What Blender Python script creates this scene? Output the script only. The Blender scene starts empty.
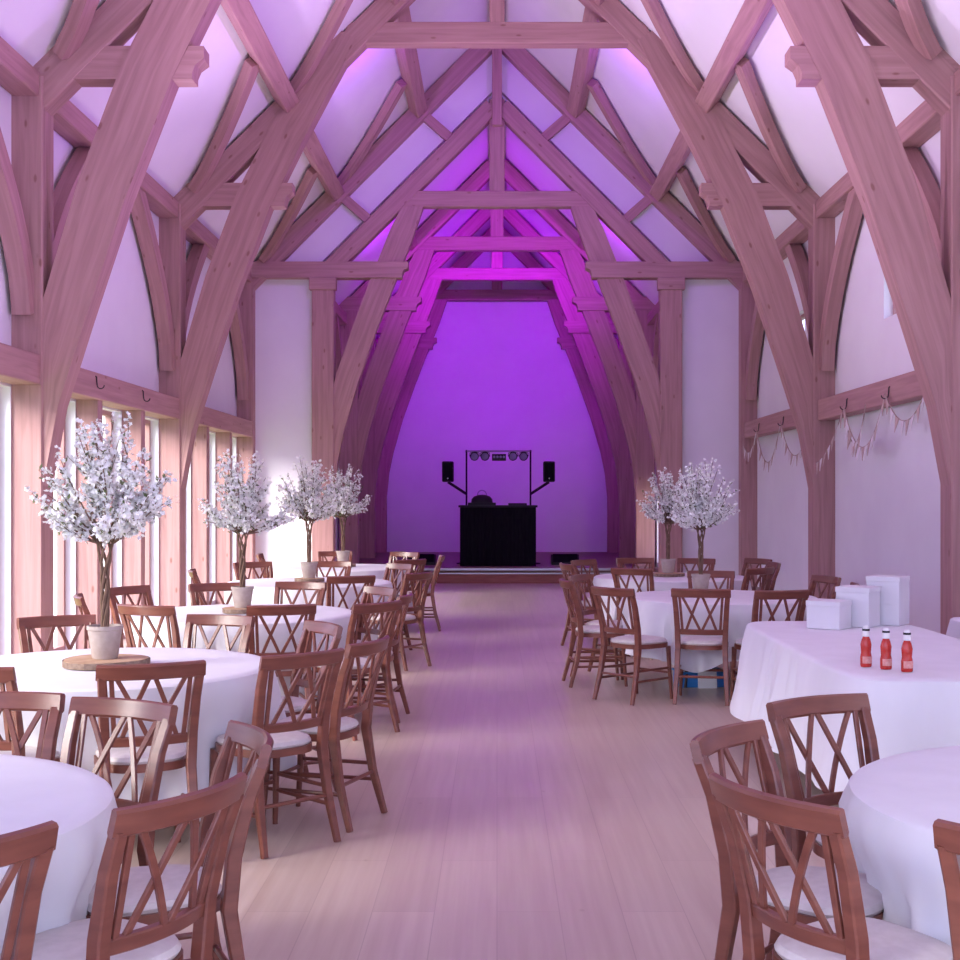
import bpy, bmesh, math, random
from mathutils import Vector, Matrix
random.seed(11)
S = bpy.context.scene
COL = S.collection
PI = math.pi
F = 1300.0
VX, VY = 497.0, 498.0
H0 = 1.59

# ------------------------------------------------------------------ materials
def new_mat(name, base, rough=0.6, spec=0.4, metal=0.0):
    m = bpy.data.materials.new(name); m.use_nodes = True
    b = m.node_tree.nodes['Principled BSDF']
    b.inputs['Base Color'].default_value = (*base, 1)
    b.inputs['Roughness'].default_value = rough
    b.inputs['Specular IOR Level'].default_value = spec
    b.inputs['Metallic'].default_value = metal
    return m, m.node_tree, b

def N(nt, t, **kw):
    n = nt.nodes.new(t)
    for k, v in kw.items():
        if k in n.inputs: n.inputs[k].default_value = v
        else: setattr(n, k, v)
    return n

def ramp(nt, stops):
    r = nt.nodes.new('ShaderNodeValToRGB')
    e = r.color_ramp.elements
    while len(e) < len(stops): e.new(0.5)
    for el, (p, c) in zip(e, stops):
        el.position = p; el.color = (*c, 1)
    return r

def noise_mat(name, c1, c2, scale=(8, 8, 8), rough=0.6, spec=0.4, bump=0.0, coord='Object', detail=4.0, nscale=1.0, lo=0.3, hi=0.7):
    m, nt, b = new_mat(name, c1, rough, spec)
    tc = nt.nodes.new('ShaderNodeTexCoord'); mp = nt.nodes.new('ShaderNodeMapping')
    mp.inputs['Scale'].default_value = scale
    nt.links.new(tc.outputs[coord], mp.inputs['Vector'])
    no = N(nt, 'ShaderNodeTexNoise'); no.inputs['Scale'].default_value = nscale; no.inputs['Detail'].default_value = detail
    nt.links.new(mp.outputs[0], no.inputs['Vector'])
    r = ramp(nt, [(lo, c1), (hi, c2)])
    nt.links.new(no.outputs['Fac'], r.inputs[0]); nt.links.new(r.outputs[0], b.inputs['Base Color'])
    if bump:
        bp = N(nt, 'ShaderNodeBump'); bp.inputs['Strength'].default_value = bump; bp.inputs['Distance'].default_value = 0.01
        nt.links.new(no.outputs['Fac'], bp.inputs['Height']); nt.links.new(bp.outputs[0], b.inputs['Normal'])
    return m

def oak_mat():
    m, nt, b = new_mat('oak_beam', (0.5, 0.33, 0.22), 0.62, 0.3)
    tc = nt.nodes.new('ShaderNodeTexCoord')
    mp = nt.nodes.new('ShaderNodeMapping'); mp.inputs['Scale'].default_value = (0.9, 16, 16)
    nt.links.new(tc.outputs['UV'], mp.inputs['Vector'])
    n1 = N(nt, 'ShaderNodeTexNoise'); n1.inputs['Scale'].default_value = 1.2; n1.inputs['Detail'].default_value = 6; n1.inputs['Distortion'].default_value = 0.6
    nt.links.new(mp.outputs[0], n1.inputs['Vector'])
    r = ramp(nt, [(0.28, (0.37, 0.205, 0.195)), (0.5, (0.45, 0.255, 0.24)), (0.75, (0.52, 0.31, 0.29))])
    nt.links.new(n1.outputs['Fac'], r.inputs[0])
    mp2 = nt.nodes.new('ShaderNodeMapping'); mp2.inputs['Scale'].default_value = (2.4, 6, 6)
    nt.links.new(tc.outputs['UV'], mp2.inputs['Vector'])
    v = N(nt, 'ShaderNodeTexVoronoi'); v.inputs['Scale'].default_value = 1.0; v.inputs['Randomness'].default_value = 1.0
    nt.links.new(mp2.outputs[0], v.inputs['Vector'])
    kr = ramp(nt, [(0.06, (0.5, 0.36, 0.28)), (0.11, (1, 1, 1))])
    nt.links.new(v.outputs['Distance'], kr.inputs[0])
    mx = nt.nodes.new('ShaderNodeMix'); mx.data_type = 'RGBA'; mx.blend_type = 'MULTIPLY'; mx.inputs[0].default_value = 0.65
    nt.links.new(r.outputs[0], mx.inputs[6]); nt.links.new(kr.outputs[0], mx.inputs[7])
    nt.links.new(mx.outputs[2], b.inputs['Base Color'])
    bp = N(nt, 'ShaderNodeBump'); bp.inputs['Strength'].default_value = 0.25; bp.inputs['Distance'].default_value = 0.01
    nt.links.new(n1.outputs['Fac'], bp.inputs['Height']); nt.links.new(bp.outputs[0], b.inputs['Normal'])
    return m

def floor_mat():
    m, nt, b = new_mat('oak_floor', (0.5, 0.3, 0.2), 0.3, 0.5)
    tc = nt.nodes.new('ShaderNodeTexCoord')
    sp = nt.nodes.new('ShaderNodeSeparateXYZ'); nt.links.new(tc.outputs['Object'], sp.inputs[0])
    cb = nt.nodes.new('ShaderNodeCombineXYZ')
    nt.links.new(sp.outputs['Y'], cb.inputs['X']); nt.links.new(sp.outputs['X'], cb.inputs['Y'])
    br = nt.nodes.new('ShaderNodeTexBrick')
    br.inputs['Scale'].default_value = 1.0; br.inputs['Brick Width'].default_value = 1.9; br.inputs['Row Height'].default_value = 0.24
    br.inputs['Mortar Size'].default_value = 0.0022; br.inputs['Mortar Smooth'].default_value = 0.3; br.inputs['Bias'].default_value = 0.0
    br.offset = 0.37; br.offset_frequency = 2
    br.inputs['Color1'].default_value = (0.53, 0.42, 0.355, 1); br.inputs['Color2'].default_value = (0.59, 0.475, 0.405, 1)
    br.inputs['Mortar'].default_value = (0.46, 0.35, 0.30, 1)
    nt.links.new(cb.outputs[0], br.inputs['Vector'])
    mp = nt.nodes.new('ShaderNodeMapping'); mp.inputs['Scale'].default_value = (26, 0.9, 1)
    nt.links.new(tc.outputs['Object'], mp.inputs['Vector'])
    n1 = N(nt, 'ShaderNodeTexNoise'); n1.inputs['Scale'].default_value = 1.0; n1.inputs['Detail'].default_value = 4; n1.inputs['Distortion'].default_value = 0.0
    nt.links.new(mp.outputs[0], n1.inputs['Vector'])
    r = ramp(nt, [(0.32, (0.84, 0.78, 0.77)), (0.68, (1, 1, 1))]); nt.links.new(n1.outputs['Fac'], r.inputs[0])
    mx = nt.nodes.new('ShaderNodeMix'); mx.data_type = 'RGBA'; mx.blend_type = 'MULTIPLY'; mx.inputs[0].default_value = 0.8
    nt.links.new(br.outputs['Color'], mx.inputs[6]); nt.links.new(r.outputs[0], mx.inputs[7])
    # knots
    mp3 = nt.nodes.new('ShaderNodeMapping'); mp3.inputs['Scale'].default_value = (3.4, 2.2, 1)
    nt.links.new(tc.outputs['Object'], mp3.inputs['Vector'])
    v = N(nt, 'ShaderNodeTexVoronoi'); v.inputs['Scale'].default_value = 1.0
    nt.links.new(mp3.outputs[0], v.inputs['Vector'])
    kr = ramp(nt, [(0.02, (0.6, 0.45, 0.38)), (0.05, (1, 1, 1))]); nt.links.new(v.outputs['Distance'], kr.inputs[0])
    mx2 = nt.nodes.new('ShaderNodeMix'); mx2.data_type = 'RGBA'; mx2.blend_type = 'MULTIPLY'; mx2.inputs[0].default_value = 0.35
    nt.links.new(mx.outputs[2], mx2.inputs[6]); nt.links.new(kr.outputs[0], mx2.inputs[7])
    nt.links.new(mx2.outputs[2], b.inputs['Base Color'])
    rr = ramp(nt, [(0.2, (0.28,) * 3), (0.8, (0.33,) * 3)]); nt.links.new(n1.outputs['Fac'], rr.inputs[0])
    nt.links.new(rr.outputs[0], b.inputs['Roughness'])
    return m

M = {}
M['oak'] = oak_mat()
M['floor'] = floor_mat()
M['plaster'] = noise_mat('plaster', (0.84, 0.81, 0.84), (0.88, 0.86, 0.88), (1.5,) * 3, 0.85, 0.15, 0.05)
M['ceiling'] = noise_mat('ceiling_plaster', (0.86, 0.84, 0.86), (0.90, 0.88, 0.90), (1.2,) * 3, 0.9, 0.1, 0.03)
M['chair'] = noise_mat('chair_wood', (0.150, 0.046, 0.031), (0.215, 0.072, 0.046), (6, 6, 30), 0.3, 0.5, 0.0)
M['chair_light'] = noise_mat('chair_wood_worn', (0.34, 0.13, 0.065), (0.42, 0.18, 0.09), (6, 6, 30), 0.3, 0.5, 0.0)
M['cushion'] = noise_mat('cushion_fabric', (0.58, 0.53, 0.51), (0.65, 0.60, 0.58), (30,) * 3, 0.85, 0.2, 0.15)
M['cloth'] = noise_mat('table_linen', (0.74, 0.74, 0.76), (0.79, 0.79, 0.81), (5, 5, 2), 0.75, 0.2, 0.12)
M['black'] = new_mat('black_plastic', (0.012, 0.012, 0.014), 0.5, 0.3)[0]
M['black_cloth'] = noise_mat('black_drape', (0.006, 0.006, 0.008), (0.012, 0.012, 0.014), (60, 60, 6), 0.95, 0.05)
M['iron'] = new_mat('dark_iron', (0.05, 0.04, 0.045), 0.5, 0.5, 0.6)[0]
M['steel'] = new_mat('grey_steel', (0.45, 0.45, 0.47), 0.35, 0.5, 0.9)[0]
M['bark'] = noise_mat('bark', (0.13, 0.075, 0.05), (0.24, 0.15, 0.10), (40, 40, 12), 0.85, 0.2, 0.4)
M['petal'] = noise_mat('blossom_petal', (0.88, 0.87, 0.80), (0.94, 0.93, 0.89), (9,) * 3, 0.7, 0.2)
M['leaf'] = noise_mat('blossom_leaf', (0.10, 0.13, 0.05), (0.20, 0.22, 0.10), (20,) * 3, 0.6, 0.3)
M['pot'] = noise_mat('stone_pot', (0.38, 0.31, 0.27), (0.48, 0.40, 0.35), (18,) * 3, 0.8, 0.2, 0.2)
M['soil'] = noise_mat('moss', (0.10, 0.09, 0.05), (0.18, 0.15, 0.08), (40,) * 3, 0.95, 0.1, 0.4)
M['slice'] = noise_mat('log_slice', (0.42, 0.26, 0.15), (0.58, 0.40, 0.26), (12, 12, 12), 0.7, 0.3)
M['slicebark'] = noise_mat('log_bark', (0.16, 0.10, 0.07), (0.32, 0.24, 0.18), (30,) * 3, 0.9, 0.1, 0.4)
M['white_box'] = noise_mat('white_painted_card', (0.72, 0.71, 0.72), (0.76, 0.75, 0.76), (4,) * 3, 0.6, 0.3)
M['ketchup'] = new_mat('ketchup_red', (0.50, 0.035, 0.025), 0.25, 0.5)[0]
M['cap'] = new_mat('bottle_cap_white', (0.85, 0.84, 0.82), 0.4, 0.4)[0]
M['label'] = noise_mat('bottle_label', (0.62, 0.20, 0.18), (0.75, 0.42, 0.36), (60,) * 3, 0.5, 0.4)
M['blue'] = new_mat('blue_plastic', (0.03, 0.22, 0.62), 0.35, 0.5)[0]
M['paper'] = new_mat('paper_white', (0.85, 0.87, 0.88), 0.8, 0.2)[0]
M['flag'] = noise_mat('bunting_cotton', (0.75, 0.66, 0.66), (0.82, 0.77, 0.78), (15,) * 3, 0.85, 0.1)
M['flag2'] = noise_mat('bunting_hessian', (0.50, 0.36, 0.32), (0.60, 0.46, 0.42), (40,) * 3, 0.9, 0.1)
M['string'] = new_mat('string', (0.42, 0.30, 0.26), 0.9, 0.1)[0]
M['grass'] = noise_mat('grass', (0.14, 0.26, 0.07), (0.25, 0.38, 0.12), (3,) * 3, 0.95, 0.1)
M['hedge'] = noise_mat('hedge', (0.07, 0.16, 0.05), (0.18, 0.30, 0.10), (9,) * 3, 0.9, 0.1, 0.8)
M['fence'] = noise_mat('fence_wood', (0.40, 0.27, 0.18), (0.52, 0.37, 0.26), (3, 20, 3), 0.85, 0.1)
M['stage'] = noise_mat('stage_deck', (0.20, 0.12, 0.10), (0.28, 0.17, 0.13), (3, 20, 3), 0.45, 0.3)
M['riser'] = noise_mat('stage_riser', (0.26, 0.10, 0.07), (0.36, 0.15, 0.10), (3, 30, 20), 0.5, 0.3)
M['lens'] = new_mat('lamp_lens', (0.25, 0.22, 0.35), 0.1, 0.8)[0]
def glass():
    m = bpy.data.materials.new('window_glass'); m.use_nodes = True; nt = m.node_tree; nt.nodes.clear()
    o = nt.nodes.new('ShaderNodeOutputMaterial'); t = nt.nodes.new('ShaderNodeBsdfTransparent'); g = nt.nodes.new('ShaderNodeBsdfGlossy')
    g.inputs['Roughness'].default_value = 0.02
    fr = nt.nodes.new('ShaderNodeMixShader'); fr.inputs[0].default_value = 0.06
    nt.links.new(t.outputs[0], fr.inputs[1]); nt.links.new(g.outputs[0], fr.inputs[2]); nt.links.new(fr.outputs[0], o.inputs[0])
    return m
M['glass'] = glass()

# ------------------------------------------------------------------ helpers
def link(name, bm, mat, parent=None, smooth=False, kind=None):
    me = bpy.data.meshes.new(name)
    bmesh.ops.recalc_face_normals(bm, faces=bm.faces[:])
    bm.to_mesh(me); bm.free()
    mats = mat if isinstance(mat, (list, tuple)) else [mat]
    for mm in mats: me.materials.append(M[mm] if isinstance(mm, str) else mm)
    if smooth:
        for p in me.polygons: p.use_smooth = True
        try: me.set_sharp_from_angle(angle=math.radians(40))
        except Exception: pass
    o = bpy.data.objects.new(name, me); COL.objects.link(o)
    if parent: o.parent = parent
    if kind: o['kind'] = kind
    return o

def tag(o, label, cat, group=None, kind=None):
    o['label'] = label; o['category'] = cat
    if group: o['group'] = group
    if kind: o['kind'] = kind
    return o

def thing(name, label, cat, loc=(0, 0, 0), rz=0, group=None):
    o = bpy.data.objects.new(name, None); COL.objects.link(o)
    o.location = loc; o.rotation_euler = (0, 0, rz); o.empty_display_size = 0.1
    return tag(o, label, cat, group)

def struct(name, bm, mat, smooth=False):
    return link(name, bm, mat, None, smooth, 'structure')

def copy_tree(o, parent=None):
    c = o.copy(); COL.objects.link(c)
    if parent: c.parent = parent
    for ch in o.children: copy_tree(ch, c)
    return c

def BM():
    bm = bmesh.new(); bm.loops.layers.uv.new('UVMap'); return bm

def beam(bm, path, right, w, t, bev=0.0, ws=None, ts=None, closed_up=None):
    """sweep a w (along 'right'-perp in-plane) x t box along a polyline; `right` = axis normal to the plane of the path"""
    uvl = bm.loops.layers.uv.verify()
    n = Vector(right).normalized()
    pts = [Vector(p) for p in path]
    rings = []
    L = [0.0]
    for i in range(1, len(pts)): L.append(L[-1] + (pts[i] - pts[i - 1]).length)
    off = random.random() * 40
    for i, p in enumerate(pts):
        if i == 0: d = pts[1] - pts[0]
        elif i == len(pts) - 1: d = pts[-1] - pts[-2]
        else: d = (pts[i + 1] - pts[i]).normalized() + (pts[i] - pts[i - 1]).normalized()
        d.normalize()
        u = n.cross(d).normalized()
        ww = ws[i] if ws else w; tt = ts[i] if ts else t
        c = [(-1, -1), (1, -1), (1, 1), (-1, 1)]
        if bev:
            b = bev
            cc = []
            for (a, e) in c:
                cc.append((a * ww / 2, e * tt / 2, a, e))
            ring = []
            order = [(-1, -1, 0), (-1, -1, 1), (1, -1, 1), (1, -1, 0), (1, 1, 0), (1, 1, 1), (-1, 1, 1), (-1, 1, 0)]
            for a, e, k in order:
                x = a * ww / 2; y = e * tt / 2
                if k == 0: y -= e * b
                else: x -= a * b
                ring.append(bm.verts.new(p + u * x + n * y))
        else:
            ring = [bm.verts.new(p + u * a * ww / 2 + n * e * tt / 2) for a, e in c]
        rings.append(ring)
    k = len(rings[0])
    per = [0]
    for j in range(k): per.append(per[-1] + (rings[0][j].co - rings[0][(j + 1) % k].co).length)
    for i in range(len(rings) - 1):
        for j in range(k):
            f = bm.faces.new((rings[i][j], rings[i][(j + 1) % k], rings[i + 1][(j + 1) % k], rings[i + 1][j]))
            vals = [(L[i], per[j]), (L[i], per[j + 1]), (L[i + 1], per[j + 1]), (L[i + 1], per[j])]
            for lp, (a, b2) in zip(f.loops, vals): lp[uvl].uv = (a + off, b2 + off)
    for ring in (rings[0], rings[-1]):
        f = bm.faces.new(ring)
        for lp in f.loops: lp[uvl].uv = (off + 0.02 * lp.vert.co.x, off + lp.vert.co.z)
    return bm

def edge_beam(bm, inner, outer, y0, y1):
    """plank in the XZ plane between two matched edge polylines"""
    uvl = bm.loops.layers.uv.verify()
    off = random.random() * 40
    L = [0.0]
    for i in range(1, len(inner)): L.append(L[-1] + math.dist(inner[i], inner[i - 1]))
    rings = []
    for (a, b) in zip(inner, outer):
        rings.append([bm.verts.new((a[0], y0, a[1])), bm.verts.new((b[0], y0, b[1])), bm.verts.new((b[0], y1, b[1])), bm.verts.new((a[0], y1, a[1]))])
    per = [0, .4, .65, 1.05, 1.3]
    for i in range(len(rings) - 1):
        for j in range(4):
            f = bm.faces.new((rings[i][j], rings[i][(j + 1) % 4], rings[i + 1][(j + 1) % 4], rings[i + 1][j]))
            vals = [(L[i], per[j]), (L[i], per[j + 1]), (L[i + 1], per[j + 1]), (L[i + 1], per[j])]
            for lp, (a, b2) in zip(f.loops, vals): lp[uvl].uv = (a + off, b2 + off)
    bm.faces.new(rings[0]); bm.faces.new(rings[-1])
    return bm

def box(bm, x0, x1, y0, y1, z0, z1, bev=0.0, mi=0):
    if x0 > x1: x0, x1 = x1, x0
    if y0 > y1: y0, y1 = y1, y0
    r = bmesh.ops.create_cube(bm, size=1)
    vs = r['verts']
    for v in vs:
        v.co = Vector(((x0 + x1) / 2 + v.co.x * (x1 - x0), (y0 + y1) / 2 + v.co.y * (y1 - y0), (z0 + z1) / 2 + v.co.z * (z1 - z0)))
    fs = set(f for v in vs for f in v.link_faces)
    for f in fs: f.material_index = mi
    if bev:
        es = set(e for v in vs for e in v.link_edges)
        r2 = bmesh.ops.bevel(bm, geom=list(es), offset=bev, segments=2, affect='EDGES', profile=0.5)
        for f in r2['faces']: f.material_index = mi
    return vs

def tube(bm, pts, r, k=8, rs=None, mi=0, cap=True):
    pts = [Vector(p) for p in pts]
    prev = None; rings = []
    for i, p in enumerate(pts):
        if i == 0: d = pts[1] - pts[0]
        elif i == len(pts) - 1: d = pts[-1] - pts[-2]
        else: d = pts[i + 1] - pts[i - 1]
        d.normalize()
        if prev is None:
            a = Vector((0, 0, 1)) if abs(d.z) < 0.9 else Vector((1, 0, 0))
            u = d.cross(a).normalized()
        else:
            u = (prev - d * prev.dot(d)).normalized()
        prev = u; v = d.cross(u)
        rr = rs[i] if rs else r
        rings.append([bm.verts.new(p + (u * math.cos(2 * PI * j / k) + v * math.sin(2 * PI * j / k)) * rr) for j in range(k)])
    for i in range(len(rings) - 1):
        for j in range(k):
            f = bm.faces.new((rings[i][j], rings[i][(j + 1) % k], rings[i + 1][(j + 1) % k], rings[i + 1][j])); f.material_index = mi
    if cap:
        for rg in (rings[0], rings[-1]):
            f = bm.faces.new(rg); f.material_index = mi

def lathe(bm, prof, k=24, c=(0, 0, 0), mi=0, cap=True):
    rings = []
    for (r, z) in prof:
        rings.append([bm.verts.new((c[0] + r * math.cos(2 * PI * j / k), c[1] + r * math.sin(2 * PI * j / k), c[2] + z)) for j in range(k)])
    for i in range(len(rings) - 1):
        for j in range(k):
            f = bm.faces.new((rings[i][j], rings[i][(j + 1) % k], rings[i + 1][(j + 1) % k], rings[i + 1][j])); f.material_index = mi
    if cap:
        for rg in (rings[0], rings[-1]):
            if (rg[0].co - rg[k // 2].co).length > 1e-4:
                f = bm.faces.new(rg); f.material_index = mi

def prism_y(bm, poly, y0, y1):
    a = [bm.verts.new((x, y0, z)) for x, z in poly]; b = [bm.verts.new((x, y1, z)) for x, z in poly]
    n = len(poly)
    bm.faces.new(a); bm.faces.new(b)
    for i in range(n): bm.faces.new((a[i], a[(i + 1) % n], b[(i + 1) % n], b[i]))

def prism_x(bm, poly, x0, x1):
    a = [bm.verts.new((x0, y, z)) for y, z in poly]; b = [bm.verts.new((x1, y, z)) for y, z in poly]
    n = len(poly)
    bm.faces.new(a); bm.faces.new(b)
    for i in range(n): bm.faces.new((a[i], a[(i + 1) % n], b[(i + 1) % n], b[i]))

# ------------------------------------------------------------------ key depths
T1, T2, T3, T4, T5, T6 = 11.5, 16.45, 21.3, 25.0, 28.4, 31.35
T0 = 6.6
WX = 4.24      # plaster face of hall side walls
CX = 3.06      # plaster face of stage-bay walls
YB = 31.55
Y0 = -1.6

# ------------------------------------------------------------------ shell
bm = BM(); box(bm, -4.6, 4.6, Y0, YB + 0.2, -0.12, 0.0); struct('floor', bm, 'floor')
# ground outside (left) and beyond
bm = BM(); box(bm, -40, -4.6, -20, 50, -0.3, -0.1); box(bm, 4.6, 40, -20, 50, -0.3, -0.1); struct('ground', bm, 'grass')

def wall_with_holes(name, xa, xb, ya, yb, z0, z1, holes):
    """wall slab thick xa..xb, in the YZ plane, rectangular holes (y0,y1,z0,z1) not overlapping in y"""
    bm = BM()
    holes = sorted(holes); y = ya
    for (a, b, c, d) in holes:
        box(bm, xa, xb, y, a, z0, z1)
        if c > z0: box(bm, xa, xb, a, b, z0, c)
        if d < z1: box(bm, xa, xb, a, b, d, z1)
        y = b
    box(bm, xa, xb, y, yb, z0, z1)
    return struct(name, bm, 'plaster')

bays = [(T0, T1), (T1, T2), (T2, T3)]
RAILZ = (2.58, 2.84)
# left windows: three lights per bay (fractions of the bay along y)
left_holes = []; left_studs = []
full = [(2.9, T0 - .15)] + [(a + .15, b - .15) for a, b in bays]
for (a, b) in full:
    n = 2 if a < 4 else 3
    st = 0.16
    w = (b - a - st * (n - 1)) / n
    for i in range(n):
        y = a + i * (w + st)
        left_holes.append((y + 0.02, y + w - 0.02, 0.06, RAILZ[0] - .02))
        if i < n - 1: left_studs.append((y + w, y + w + st))
wall_with_holes('wall_left', -WX - .25, -WX, Y0, T3, 0, 5.3, left_holes)
right_holes = [(13.0, 14.25, 3.55, 4.2), (17.9, 19.1, 3.55, 4.2)]
wall_with_holes('wall_right', WX, WX + .25, Y0, T3, 0, 5.3, right_holes)
# windows
def window(n, x_in, side, h, fw=0.05):
    y0, y1, z0, z1 = h
    xo = x_in + side * 0.10
    bm = BM()
    for (a, b, c, d) in ((y0, y0 + fw, z0, z1), (y1 - fw, y1, z0, z1), (y0 + fw, y1 - fw, z0, z0 + fw), (y0 + fw, y1 - fw, z1 - fw, z1)):
        box(bm, xo, xo + side * 0.07, a, b, c, d)
    w = bpy.data.objects.new('window_%d' % n, None); COL.objects.link(w); w['kind'] = 'structure'
    w.location = (xo, (y0 + y1) / 2, z0)
    f = link('window_frame', bm, 'oak', w); f.location = (-xo, -(y0 + y1) / 2, -z0)
    bm = BM(); box(bm, xo + side * 0.03, xo + side * 0.04, y0 + fw, y1 - fw, z0 + fw, z1 - fw)
    g = link('pane', bm, 'glass', w); g.location = (-xo, -(y0 + y1) / 2, -z0)
for i, h in enumerate(left_holes): window(i + 1, -WX, -1, h)
for i, h in enumerate(right_holes): window(len(left_holes) + i + 1, WX, 1, h)
# oak studs and sills on the left (fixed trim)
tn = 1
for (a, b) in left_studs:
    bm = BM(); beam(bm, [(-4.13, (a + b) / 2, 0.0), (-4.13, (a + b) / 2, RAILZ[0])], (0, 1, 0), 0.22, b - a, 0.006)
    struct('trim_%d' % tn, bm, 'oak'); tn += 1
for (a, b) in full[1:]:
    bm = BM(); beam(bm, [(-4.11, a, sum(RAILZ) / 2), (-4.11, b, sum(RAILZ) / 2)], (1, 0, 0), RAILZ[1] - RAILZ[0], 0.25, 0.008)
    struct('trim_%d' % tn, bm, 'oak'); tn += 1

# ceiling: roof slopes H = 9.38 - |x|
for nm, sg in (('ceiling_left', -1), ('ceiling_right', 1)):
    bm = BM(); prism_y(bm, [(0, 9.38), (sg * 4.6, 4.78 + .06), (sg * 4.6, 5.04), (0, 9.6)], Y0, T3 + .2)
    struct(nm, bm, 'ceiling')
# cross wall at third truss, with the tall opening into the stage bay
for nm, sg in (('wall_partition_left', -1), ('wall_partition_right', 1)):
    bm = BM(); prism_y(bm, [(sg * (WX + .25), 0), (sg * 3.0, 0), (sg * 3.0, 5.35), (0, 8.35), (0, 9.5), (sg * (WX + .25), 5.25)], T3 + .06, T3 + .2)
    struct(nm, bm, 'plaster')
# stage bay
wall_with_holes('wall_stage_left', -CX - .25, -CX, T3 + .2, YB, 0, 5.3, [])
wall_with_holes('wall_stage_right', CX, CX + .25, T3 + .2, YB, 0, 5.3, [(24.15, 24.86, 0.36, 1.85)])
bm = BM(); prism_y(bm, [(-CX - .25, 0), (CX + .25, 0), (CX + .25, 5.1), (0, 8.4), (-CX - .25, 5.1)], YB, YB + .2); struct('wall_back', bm, 'plaster')
for nm, sg in (('ceiling_stage_left', -1), ('ceiling_stage_right', 1)):
    bm = BM(); prism_y(bm, [(0, 8.3), (sg * 3.5, 4.8), (sg * 3.5, 5.0), (0, 8.5)], T3 + .2, YB + .2)
    struct(nm, bm, 'ceiling')
# glazed side light of the stage bay
window(len(left_holes) + 3, CX, 1, (24.15, 24.86, 0.36, 1.85))
# end wall behind the camera: unseen plaster gable added to cut daylight, open below
bm = BM(); prism_y(bm, [(-4.5, 4.3), (4.5, 4.3), (4.5, 5.0), (0, 9.5), (-4.5, 5.0)], Y0 - .25, Y0); struct('wall_front', bm, 'plaster')
# baseboards
bm = BM(); box(bm, WX - .02, WX, T1 + .16, T2 - .16, 0, .14); box(bm, WX - .02, WX, T2 + .16, T3 - .16, 0, .14); struct('baseboard_right', bm, 'plaster')

# ------------------------------------------------------------------ trusses
BI = [(3.97, 1.70), (3.84, 2.40), (3.6, 3.16), (3.25, 4.22), (2.85, 5.25), (2.42, 6.12), (2.09, 6.74), (1.76, 7.34)]
BO = [(4.0, 1.70), (4.02, 2.55), (3.98, 3.30), (3.66, 4.38), (3.27, 5.42), (2.80, 6.35), (2.42, 6.93), (2.02, 7.50)]
NI = [(2.66, 1.6), (2.60, 2.2), (2.5, 2.68), (2.27, 3.48), (1.98, 4.3), (1.73, 4.95), (1.39, 5.8), (1.20, 6.36)]
NO = [(2.69, 1.6), (2.78, 2.36), (2.80, 2.83), (2.62, 3.62), (2.33, 4.45), (2.09, 5.1), (1.74, 5.97), (1.46, 6.55)]
def hammer_poly(x_out, x_in, z0, z1):
    h = z1 - z0
    return [(x_out, z0), (x_in + .10, z0), (x_in + .10, z0 + .06), (x_in + .07, z0 + .13), (x_in, z0 + h * .62), (x_in, z1), (x_out, z1)]
def uvfix(bm):
    uvl = bm.loops.layers.uv.verify()
    o = random.random() * 30
    for f in bm.faces:
        for lp in f.loops:
            c = lp.vert.co
            lp[uvl].uv = (c.x + o, c.z + c.y + o)
def wall_brace_path(y_post, sgn, x):
    # curved from the post (low) out to the wall plate (high)
    pts = []
    for i in range(9):
        t = i / 8
        pts.append((x, y_post + sgn * (0.15 + 1.65 * t ** 1.45), 3.2 + 2.0 * (t ** 0.88)))
    return pts

def big_truss(Y, label, braces=True, far=True):
    t = thing('roof_truss', label, 'roof truss', (0, Y, 0))
    for sg in (-1, 1):
        bm = BM(); beam(bm, [(sg * 4.125, 0, 0), (sg * 4.125, 0, 5.28)], (0, 1, 0), 0.31, 0.30, 0.012); link('post', bm, 'oak', t)
        bm = BM(); edge_beam(bm, [(sg * a, b) for a, b in BI], [(sg * a, b) for a, b in BO], -.13, .13); link('curved_brace', bm, 'oak', t)
        bm = BM(); prism_y(bm, [(sg * a, b) for a, b in hammer_poly(4.26, 2.57, 5.26, 5.55)], -.115, .115); uvfix(bm); link('hammer_beam', bm, 'oak', t)
        bm = BM(); beam(bm, [(sg * 4.15, 0, 5.02), (sg * 0.09, 0, 9.08)], (0, 1, 0), 0.29, 0.24, 0.012); link('rafter', bm, 'oak', t)
        # wall arch braces
        for s2 in ((-1, 1) if far else (-1,)):
            bm = BM(); beam(bm, wall_brace_path(0, s2, sg * 4.12), (1, 0, 0), 0.2, 0.16); link('wall_brace', bm, 'oak', t)
        # wind braces lying against the roof slope, on the side towards the viewer
        if braces:
            nrm = Vector((-sg * 1, 0, -1)).normalized()
            for (xa, xb, dy) in ((3.85, 2.80, 1.65), (2.6, 1.48, 1.6)):
                pts = []
                for i in range(7):
                    q = i / 6
                    x = xa + (xb - xa) * q
                    pts.append(Vector((sg * x, -0.12 - dy * (q ** 1.25), 9.38 - x)) + nrm * 0.075)
                bm = BM(); beam(bm, pts, nrm, 0.17, 0.12); link('wind_brace', bm, 'oak', t)
    bm = BM(); beam(bm, [(-1.9, 0, 7.445), (1.9, 0, 7.445)], (0, 1, 0), 0.27, 0.21, 0.012); link('collar', bm, 'oak', t)
    bm = BM(); beam(bm, [(0, 0, 7.53), (0, 0, 9.2)], (0, 1, 0), 0.19, 0.19, 0.01); link('king_post', bm, 'oak', t)
    return t
big_truss(T1, 'nearest great oak truss, its curved braces rising at both picture edges', far=True)
big_truss(T2, 'second great oak truss whose full collar beam crosses the top of the picture')

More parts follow.
